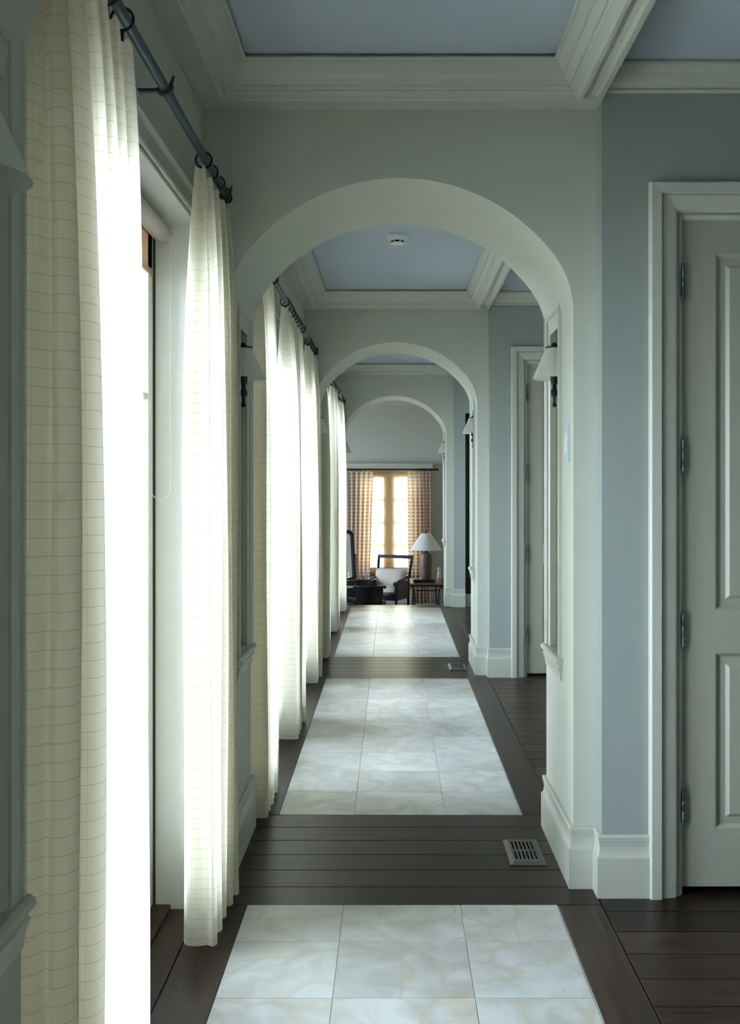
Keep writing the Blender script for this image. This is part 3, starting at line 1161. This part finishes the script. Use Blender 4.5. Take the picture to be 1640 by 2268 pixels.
# ------------------------------------------------------------------ floor registers
def register(k, label):
    x0, x1 = 0.455, 0.596
    y0 = FRONT[k] + 0.191
    y1 = y0 + 0.264
    r = root('floor_register', ((x0 + x1) / 2, (y0 + y1) / 2, 0), label, 'floor vent', 'bronze floor registers under the arches')
    f = MB()
    sl = 0.018
    ix0, ix1, iy0, iy1 = x0 + sl, x1 - sl, y0 + sl, y1 - sl
    h = 0.011
    V = []
    for (a, b, c, d, z) in ((x0, x1, y0, y1, 0.001), (x0, x1, y0, y1, 0.003), (ix0, ix1, iy0, iy1, h)):
        V += [(a, c, z), (b, c, z), (b, d, z), (a, d, z)]
    F = []
    for l in (0, 4):
        for i in range(4):
            j = (i + 1) % 4
            F.append((l + i, l + j, l + 4 + j, l + 4 + i))
    f.add(V, F)
    n = 6
    gx0, gx1 = ix0 + 0.006, ix1 - 0.006
    pitch = (gx1 - gx0) / n
    sw = pitch * 0.46
    edges = [ix0]
    for i in range(n):
        c = gx0 + (i + 0.5) * pitch
        edges += [c - sw / 2, c + sw / 2]
    edges.append(ix1)
    ry = [iy0, iy0 + 0.022, (iy0 + iy1) / 2 - 0.009, (iy0 + iy1) / 2 + 0.009, iy1 - 0.022, iy1]
    for a, b in ((ry[0], ry[1]), (ry[2], ry[3]), (ry[4], ry[5])):
        f.box(ix0, ix1, a, b, h - 0.004, h)
    for a, b in ((ry[1], ry[2]), (ry[3], ry[4])):
        for i in range(0, len(edges), 2):
            f.box(edges[i], edges[i + 1], a, b, h - 0.004, h)
    f.build('grille', M['bronze'], r)
    MB().box(ix0, ix1, iy0, iy1, 0.0015, 0.003).build('duct', M['slot'], r)


register(1, 'bronze slotted floor register under the near arch')
register(2, 'bronze slotted floor register under the middle arch')

# smoke detector
r = root('smoke_detector', (0.03, 5.66, ZC), 'round white smoke detector on the blue ceiling', 'smoke detector')
MB().lathe(0.03, 5.66, [(0.066, ZC), (0.066, ZC - 0.012), (0.062, ZC - 0.018), (0.050, ZC - 0.032), (0.045, ZC - 0.036)], 32).build('housing', M['plastic'], r)
g = MB()
g.lathe(0.03, 5.66, [(0.040, ZC - 0.035), (0.040, ZC - 0.047)], 24)
g.build('vent_band', M['slot'], r)
v = MB().lathe(0.03, 5.66, [(0.041, ZC - 0.046), (0.041, ZC - 0.050), (0.036, ZC - 0.052)], 24)
for i in range(7):
    a = 2 * PI * i / 7 - 1.2
    v.box(0.03 + 0.041 * math.cos(a) - 0.004, 0.03 + 0.041 * math.cos(a) + 0.004, 5.66 + 0.041 * math.sin(a) - 0.004, 5.66 + 0.041 * math.sin(a) + 0.004, ZC - 0.047, ZC - 0.034)
v.build('cap', M['plastic'], r)

# tall dark cabinet in the recess right of the far arch
cy = FRONT[3] - STEP
r = root('tall_cabinet', (1.3, cy + 0.2, 0), 'tall black cabinet on a white plinth right of the far arch', 'cabinet')
MB().box(0.892, ALC - 0.01, cy + 0.03, cy + 0.44, 0.0, 0.16).build('plinth', M['trim'], r)
MB().box(0.892, ALC - 0.01, cy + 0.05, cy + 0.44, 0.16, 2.365).build('body', M['ebony'], r)
for i in range(2):
    a = 0.93 + i * 0.53
    d = MB().box(a, a + 0.51, cy + 0.036, cy + 0.05, 0.2, 2.33).build('door', M['ebony'], r)
    MB().ball((a + (0.47 if i == 0 else 0.04), cy + 0.028, 1.1), 0.01, 8, 6).build('knob', M['iron'], d)

# ------------------------------------------------------------------ far room shell
zt = 3.1
w = MB()
EX0, EX1, EZ0, EZ1 = -0.62, 0.50, -0.02, 1.74
w.box(-3.2, EX0, END_Y, END_Y + 0.2, DROP - 0.1, zt)
w.box(EX1, 2.6, END_Y, END_Y + 0.2, DROP - 0.1, zt)
w.box(EX0, EX1, END_Y, END_Y + 0.2, EZ1, zt)
w.box(EX0, EX1, END_Y, END_Y + 0.2, DROP - 0.1, EZ0)
struct(w, 'wall_end', M['wall'], 'end wall of the far room')
w = MB()
LY0, LY1, LZ0, LZ1 = 13.4, 14.6, 0.2, 2.1
w.box(-3.2, -3.0, REAR[3] - 0.2, LY0, DROP - 0.1, zt)
w.box(-3.2, -3.0, LY1, END_Y, DROP - 0.1, zt)
w.box(-3.2, -3.0, LY0, LY1, LZ1, zt)
w.box(-3.2, -3.0, LY0, LY1, DROP - 0.1, LZ0)
struct(w, 'wall_end_left', M['wall'], 'left wall of the far room')
struct(MB().box(2.4, 2.6, REAR[3] - 0.2, END_Y, DROP - 0.1, zt), 'wall_end_right', M['wall'], 'right wall of the far room')
w = MB().box(-3.2, XL - 0.1, REAR[3] - 0.15, REAR[3] - 0.001, DROP - 0.1, zt).box(XR, 2.6, REAR[3] - 0.15, REAR[3] - 0.001, DROP - 0.1, zt)
w.box(XL - 0.1, XR, REAR[3] - 0.15, REAR[3] - 0.001, ZC + 0.02, zt)
struct(w, 'wall_far_room_front', M['wall'], 'front wall of the far room')
struct(MB().box(-3.2, 2.6, REAR[3] - 0.15, END_Y + 0.2, zt - 0.1, zt + 0.1), 'ceiling_far_room', M['ceil'], 'ceiling of the far room')
struct(MB().sweep([(2.4, END_Y), (-3.0, END_Y)], [(0.0, 2.82), (0.02, 2.82), (0.03, 2.86), (0.09, 2.96), (0.11, 2.97), (0.11, 3.0), (0, 3.0)], lambda u, v, h: (u, v, h)), 'trim_%d' % tn, M['trim'], 'crown on the end wall')
struct(MB().sweep([(2.4, END_Y), (-3.0, END_Y)], [(o, h + DROP) for o, h in BASE], lambda u, v, h: (u, v, h)), 'baseboard_end', M['trim'], 'baseboard of the end wall')
portal((-3.25, (LY0 + LY1) / 2, 1.15), (0, -PI / 2, 0), LZ1 - LZ0, LY1 - LY0)
portal(((EX0 + EX1) / 2, END_Y + 0.25, (EZ0 + EZ1) / 2), (-PI / 2, 0, 0), EX1 - EX0, EZ1 - EZ0)

# end window: two casements of four panes
r = root('window_7', ((EX0 + EX1) / 2, END_Y + 0.1, EZ0), 'casement window of the far room with a sheer blind', None, kind='structure')
f = MB()
for (a, b, c, d) in ((EX0, EX0 + 0.05, EZ0, EZ1), (EX1 - 0.05, EX1, EZ0, EZ1), (EX0, EX1, EZ0, EZ0 + 0.05), (EX0, EX1, EZ1 - 0.05, EZ1), (-0.10, -0.02, EZ0, EZ1)):
    f.box(a, b, END_Y + 0.06, END_Y + 0.14, c, d)
f.build('window_frame', M['tansash'], r)
for a, b in ((EX0 + 0.05, -0.10), (-0.02, EX1 - 0.05)):
    s = MB()
    w_ = 0.055
    z0, z1 = EZ0 + 0.05, EZ1 - 0.05
    s.box(a, a + w_, END_Y + 0.08, END_Y + 0.12, z0, z1).box(b - w_, b, END_Y + 0.08, END_Y + 0.12, z0, z1)
    s.box(a + w_, b - w_, END_Y + 0.08, END_Y + 0.12, z0, z0 + 0.06).box(a + w_, b - w_, END_Y + 0.08, END_Y + 0.12, z1 - 0.06, z1)
    so = s.build('sash', M['tansash'], r)
    gb = MB()
    hh = (z1 - z0 - 0.12) / 4
    for i in range(1, 4):
        gb.box(a + w_, b - w_, END_Y + 0.085, END_Y + 0.115, z0 + 0.06 + i * hh - 0.02, z0 + 0.06 + i * hh + 0.02)
    gb.build('glazing_bars', M['tansash'], so)
    for i in range(4):
        MB().box(a + w_, b - w_, END_Y + 0.098, END_Y + 0.102, z0 + 0.06 + i * hh, z0 + 0.06 + (i + 1) * hh).build('pane', M['glass'], so)
MB().box(EX0 - 0.06, EX1 + 0.06, END_Y - 0.06, END_Y + 0.06, EZ0 - 0.03, EZ0).build('window_sill', M['tabletop'], r)
pl = MB().sweep([(0.68, END_Y), (-0.80, END_Y)], [(0.0, 1.79), (0.10, 1.79), (0.10, 1.815), (0.112, 1.82), (0.13, 1.85), (0.135, 1.87), (0.0, 1.87)], lambda u, v, h: (u, v, h))
struct(pl, 'trim_%d' % (tn + 1), M['trim'], 'white pelmet shelf above the far window')
r = root('roman_blind', (-0.06, END_Y + 0.03, 1.0), 'sheer tan blind hanging over the far window', 'blind')
b = MB().box(EX0 + 0.01, EX1 - 0.01, END_Y + 0.020, END_Y + 0.022, 0.14, EZ1 - 0.01)
for i in range(5):
    z = 0.10 + i * 0.022
    b.box(EX0 + 0.01, EX1 - 0.01, END_Y + 0.012 - 0.004 * (i % 2), END_Y + 0.022, z, z + 0.016)
b.build('blind_cloth', M['sheer'], r)

# far curtains on their rod
FR = 1.765
r = root('curtain_rod', (-0.05, END_Y - 0.11, FR), 'black curtain rod above the far window', 'curtain rod')
MB().lathe(END_Y - 0.11, FR, [(0.014, -0.86), (0.014, 0.745)], 14, True, 'x').build('pole', M['iron'], r)
for x, s in ((-0.86, -1), (0.745, 1)):
    MB().lathe(END_Y - 0.11, FR, [(0.02, x - s * 0.005), (0.022, x + s * 0.01), (0.016, x + s * 0.03), (0.004, x + s * 0.035)], 12, True, 'x').build('finial', M['iron'], r)
for x in (-0.7, 0.64):
    MB().box(x - 0.008, x + 0.008, END_Y - 0.11, END_Y, FR - 0.02, FR - 0.010).build('bracket', M['iron'], r)


def far_curtain(xa, xb, ta, tb, n, label, seed):
    rd = random.Random(seed)
    m = MB()
    uv = []
    cols, rows = n * 10, 14
    yb = END_Y - 0.11
    for j in range(rows + 1):
        t = j / rows
        z = FR - 0.03 + (DROP + 0.012 - (FR - 0.03)) * t
        for i in range(cols + 1):
            s = i / cols
            x = (ta + (tb - ta) * s) * (1 - t) + (xa + (xb - xa) * s) * t
            amp = 0.020 + 0.025 * min(1, t * 4)
            x += 0.012 * math.sin(4 * PI * n * s) * min(1, t * 4)
            m.v.append((x, yb + amp * math.sin(2 * PI * n * s + 0.6 * math.sin(5 * s + seed)), z))
            uv.append((s * abs(xb - xa) * 2.2 + 1, z + 3))
    for j in range(rows):
        for i in range(cols):
            m.f.append((j * (cols + 1) + i, j * (cols + 1) + i + 1, (j + 1) * (cols + 1) + i + 1, (j + 1) * (cols + 1) + i))
            m.smooth.append(True)
    m.uv = uv
    r = root('printed_curtain', ((xa + xb) / 2, yb, DROP), label, 'curtain', 'patterned tan curtains at the far window')
    m.build('curtain_panel', M['printed'], r, recalc=False)
    for i in range(n):
        x = ta + (tb - ta) * (i + 0.5) / n
        q = MB().torus((x, yb, FR - 0.008), 0.024, 0.003, 'x', 14, 6)
        q.box(x - 0.003, x + 0.003, yb - 0.003, yb + 0.003, FR - 0.05, FR - 0.03)
        q.build('ring', M['iron'], r)


far_curtain(-0.82, -0.40, -0.82, -0.325, 6, 'patterned tan curtain left of the far window', 1)
far_curtain(0.265, 0.66, 0.25, 0.66, 6, 'patterned tan curtain right of the far window', 2)

# ------------------------------------------------------------------ far room furniture
# open back armchair with ivory cushions
r = local_root('armchair', (-0.085, 15.08, DROP), math.radians(-24), 'dark wooden open back armchair with ivory cushions before the far window', 'chair')
W2 = 0.275
for s in (-1, 1):
    lpart(MB().tube([(s * W2, 0.20, 0.0), (s * W2, 0.22, 0.38), (s * (W2 + 0.005), 0.26, 0.60), (s * (W2 + 0.02), 0.33, 0.865)], [0.02, 0.024, 0.024, 0.022], 8), 'rear_leg', M['ebony'], r)
    lpart(MB().tube([(s * W2, -0.27, 0.0), (s * W2, -0.27, 0.20), (s * W2, -0.28, 0.36), (s * W2, -0.27, 0.47)], [0.016, 0.02, 0.026, 0.022], 8), 'front_leg', M['ebony'], r)
    a = MB()
    a.tube([(s * W2, 0.24, 0.53), (s * W2, 0.0, 0.505), (s * W2, -0.22, 0.485), (s * W2, -0.285, 0.475)], [0.02, 0.022, 0.025, 0.025], 8)
    a.lathe(-0.29, 0.462, [(0.033, s * W2 - 0.03), (0.036, s * W2), (0.033, s * W2 + 0.03)], 14, True, 'x')
    lpart(a, 'arm', M['ebony'], r)
    lpart(MB().box(s * W2 - 0.008, s * W2 + 0.008, -0.25, 0.22, 0.20, 0.48), 'side_panel', M['walnut'], r)
lpart(MB().box(-W2 - 0.03, W2 + 0.03, 0.305, 0.35, 0.815, 0.87), 'top_rail', M['ebony'], r)
lpart(MB().box(-W2, W2, 0.225, 0.265, 0.50, 0.55), 'lower_rail', M['ebony'], r)
lpart(MB().box(-W2, W2, -0.28, 0.24, 0.20, 0.27), 'seat_frame', M['ebony'], r)


def pillow(cx, cy, cz, w, d, h, tilt=0.0, flip=False):
    m = MB()
    n = 10
    V, F = [], []
    for side in (1, -1):
        for j in range(n + 1):
            for i in range(n + 1):
                u, v = i / n * 2 - 1, j / n * 2 - 1
                b = (max(0, 1 - u ** 4) * max(0, 1 - v ** 4)) ** 0.5
                x, y, z = u * w / 2, v * d / 2, side * h / 2 * b
                if flip:
                    y, z = z, y
                    ct, s_ = math.cos(tilt), math.sin(tilt)
                    y, z = y * ct + z * s_, -y * s_ + z * ct
                V.append((cx + x, cy + y, cz + z))
    for side in range(2):
        o = side * (n + 1) ** 2
        for j in range(n):
            for i in range(n):
                F.append((o + j * (n + 1) + i, o + j * (n + 1) + i + 1, o + (j + 1) * (n + 1) + i + 1, o + (j + 1) * (n + 1) + i))
    m.add(V, F, True)
    return m


lpart(pillow(0, -0.02, 0.33, 0.52, 0.54, 0.15), 'seat_cushion', M['cushion'], r)
lpart(pillow(-0.02, 0.17, 0.50, 0.54, 0.32, 0.16, 0.25, True), 'back_cushion', M['cushion'], r)


# black low chairs: slab back, rail rolled at both ends, four legs
def low_chair(loc, rz, label):
    r = local_root('low_chair', loc, rz, label, 'chair', 'low black chairs in the far room')
    R = 0.42
    n = 12
    arc = [math.radians(90 - 27 + 54 * i / n) for i in range(n + 1)]
    cy_ = -0.26
    m = MB()
    V, F = [], []
    for t in arc:
        for rad, z in ((R, 0.30), (R + 0.015, 0.42), (R + 0.03, 0.525), (R + 0.010, 0.525), (R - 0.006, 0.42), (R - 0.022, 0.30)):
            V.append((rad * math.cos(t), cy_ + rad * math.sin(t), z))
    for i in range(n):
        for k in range(6):
            q = (k + 1) % 6
            F.append((i * 6 + k, i * 6 + q, (i + 1) * 6 + q, (i + 1) * 6 + k))
    F.append(tuple(range(6)))
    F.append(tuple(n * 6 + k for k in range(6)))
    m.add(V, F, True)
    lpart(m, 'backrest', M['ebony'], r)
    tp = MB()
    arc2 = [math.radians(90 - 30 + 60 * i / n) for i in range(n + 1)]
    tp.tube([((R + 0.022) * math.cos(t), cy_ + (R + 0.022) * math.sin(t), 0.528) for t in arc2], 0.015, 8)
    for t in (arc2[0], arc2[-1]):
        tp.ball(((R + 0.024) * math.cos(t), cy_ + (R + 0.024) * math.sin(t), 0.522), 0.024, 10, 8)
    lpart(tp, 'top_rail', M['ebony'], r)
    lpart(MB().cbox(-0.19, 0.19, -0.20, 0.15, 0.235, 0.305, 0.02), 'seat', M['ebony'], r)
    for x in (-1, 1):
        for y in (-0.17, 0.12):
            lpart(MB().tube([(x * 0.165, y, 0.24), (x * 0.17, y * 1.05, 0.12), (x * 0.19, y * 1.15, 0.0)], [0.022, 0.018, 0.014], 8), 'leg', M['ebony'], r)


low_chair((-0.315, 13.85, DROP), math.radians(172), 'black low chair in front of the armchair, back to the viewer')
low_chair((-0.50, 14.42, DROP), math.radians(35), 'shiny black low chair farther left, by the patterned curtain')
r = root('side_table', (-0.72, 13.98, DROP), 'small round grey topped table half hidden by the left curtains', 'table')
MB().lathe(-0.72, 13.98, [(0.16, -0.02), (0.165, -0.012), (0.16, -0.002), (0.02, 0.0)], 28).build('table_top', M['greytop'], r)
MB().lathe(-0.72, 13.98, [(0.03, -0.02), (0.022, -0.12), (0.03, -0.3), (0.022, -0.42), (0.10, -0.47), (0.13, DROP)], 16).build('pedestal', M['ebony'], r)

# leaning black mirror at the left
r = local_root('standing_mirror', (-0.78, 15.3, DROP), math.radians(35), 'tall black rounded mirror frame beside the left patterned curtain', 'mirror')
pts = []
hw, z0, z1, rc = 0.20, 0.46, 1.24, 0.07
for (cx_, cz_, a0) in ((hw - rc, z1 - rc, 0), (-hw + rc, z1 - rc, 90), (-hw + rc, z0 + rc, 180), (hw - rc, z0 + rc, 270)):
    for i in range(6):
        a = math.radians(a0 + 18 * i)
        z = cz_ + rc * math.sin(a)
        pts.append((cx_ + rc * math.cos(a), (z - z0) * 0.10, z))
lpart(MB().tube(pts, 0.032, 10, closed=True), 'frame', M['ebony'], r)
m = MB().add([(p[0], p[1] + 0.005, p[2]) for p in pts], [tuple(range(len(pts)))])
lpart(m, 'glass', M['mirror'], r)
for s in (-1, 1):
    lpart(MB().tube([(s * 0.235, 0.04, 0.0), (s * 0.235, 0.04, 0.5), (s * 0.235, 0.04, 0.88)], 0.016, 8), 'post', M['ebony'], r)
    lpart(MB().tube([(s * 0.235, -0.20, 0.015), (s * 0.235, 0.04, 0.05), (s * 0.235, 0.26, 0.015)], 0.016, 8), 'foot', M['ebony'], r)

# wrought iron table with a wooden top
TX0, TX1, TY0, TY1, TZ = 0.245, 0.765, 14.0, 14.85, 0.045
r = root('iron_table', ((TX0 + TX1) / 2, (TY0 + TY1) / 2, DROP), 'wooden topped table on scrolled black iron legs below the lamp', 'table')
MB().cbox(TX0 + 0.02, TX1 - 0.02, TY0, TY1, TZ - 0.025, TZ, 0.004).build('table_top', M['tabletop'], r)
fr = MB()
for y in (TY0 + 0.02, TY1 - 0.02):
    fr.box(TX0 + 0.02, TX1 - 0.02, y - 0.01, y + 0.01, TZ - 0.05, TZ - 0.026)
    fr.box(TX0 + 0.09, TX1 - 0.09, y - 0.006, y + 0.006, TZ - 0.115, TZ - 0.10)
for x in (TX0 + 0.03, TX1 - 0.03):
    fr.box(x - 0.01, x + 0.01, TY0 + 0.02, TY1 - 0.02, TZ - 0.05, TZ - 0.026)
fr.build('frame', M['iron'], r)
for x, s in ((TX0 + 0.03, 1), (TX1 - 0.03, -1)):
    for y in (TY0 + 0.02, TY1 - 0.02):
        pts = []
        for i in range(15):
            t = i / 14 * 1.6 * PI
            rr = 0.034 - 0.018 * (1 - i / 14)
            pts.append((x - s * 0.012 + s * rr * math.cos(t - 1.0) * 1.0 - s * 0.01, y, TZ - 0.055 + rr * math.sin(t - 1.0)))
        pts = pts[:10]
        leg = [(x - s * 0.02, y, TZ - 0.03), (x + s * 0.02, y, TZ - 0.05), (x + s * 0.045, y, TZ - 0.11), (x + s * 0.055, y, TZ - 0.22), (x + s * 0.045, y, TZ - 0.38), (x + s * 0.02, y, DROP)]
        q = MB().tube([tuple(p) for p in catmull([Vector(p) for p in leg], 4)], 0.011, 8)
        q.torus((x - s * 0.025, y, TZ - 0.055), 0.026, 0.009, 'y', 14, 6)
        q.build('leg', M['iron'], r)

# table lamp
LX, LY = 0.515, 14.62
r = root('table_lamp', (LX, LY, TZ), 'brown ceramic table lamp with a wide white shade', 'lamp')
s = MB().lathe(LX, LY, [(0.07, 0.755), (0.13, 0.675), (0.19, 0.592), (0.243, 0.500)], 36, True, 'z', False)
s.uv = [(p[0] + 20, p[2] + 5) for p in s.v]
s.build('lamp_shade', M['shade'], r)
MB().lathe(LX, LY, [(0.075, TZ + 0.035), (0.083, TZ + 0.06), (0.092, TZ + 0.18), (0.096, TZ + 0.30), (0.090, TZ + 0.37), (0.072, TZ + 0.405), (0.04, TZ + 0.415)], 28).build('lamp_body', M['ceramic'], r)
MB().lathe(LX, LY, [(0.092, TZ), (0.092, TZ + 0.018), (0.08, TZ + 0.026), (0.075, TZ + 0.036)], 28).build('lamp_base', M['ebony'], r)
MB().lathe(LX, LY, [(0.036, TZ + 0.412), (0.036, TZ + 0.45), (0.012, TZ + 0.46), (0.008, 0.74), (0.008, 0.765), (0.016, 0.775), (0.004, 0.785)], 16).build('neck', M['iron'], r)
# black box on the table
r = root('black_box', (0.47, 14.16, TZ), 'flat black box lying on the table in front of the lamp', 'box')
MB().box(0.31, 0.63, 14.06, 14.28, TZ, TZ + 0.03).build('body', M['ebony'], r)
MB().cbox(0.307, 0.633, 14.057, 14.283, TZ + 0.03, TZ + 0.048, 0.006).build('lid', M['ebony'], r)
# white figurine
r = root('figurine', (0.725, 14.76, TZ), 'small white rounded figurine at the right end of the table', 'figurine')
MB().lathe(0.725, 14.76, [(0.028, TZ), (0.032, TZ + 0.02), (0.030, TZ + 0.06), (0.022, TZ + 0.10), (0.014, TZ + 0.12)], 16).build('body', M['figure'], r)
MB().ball((0.725, 14.76, TZ + 0.145), 0.03, 14, 10).build('head', M['figure'], r)
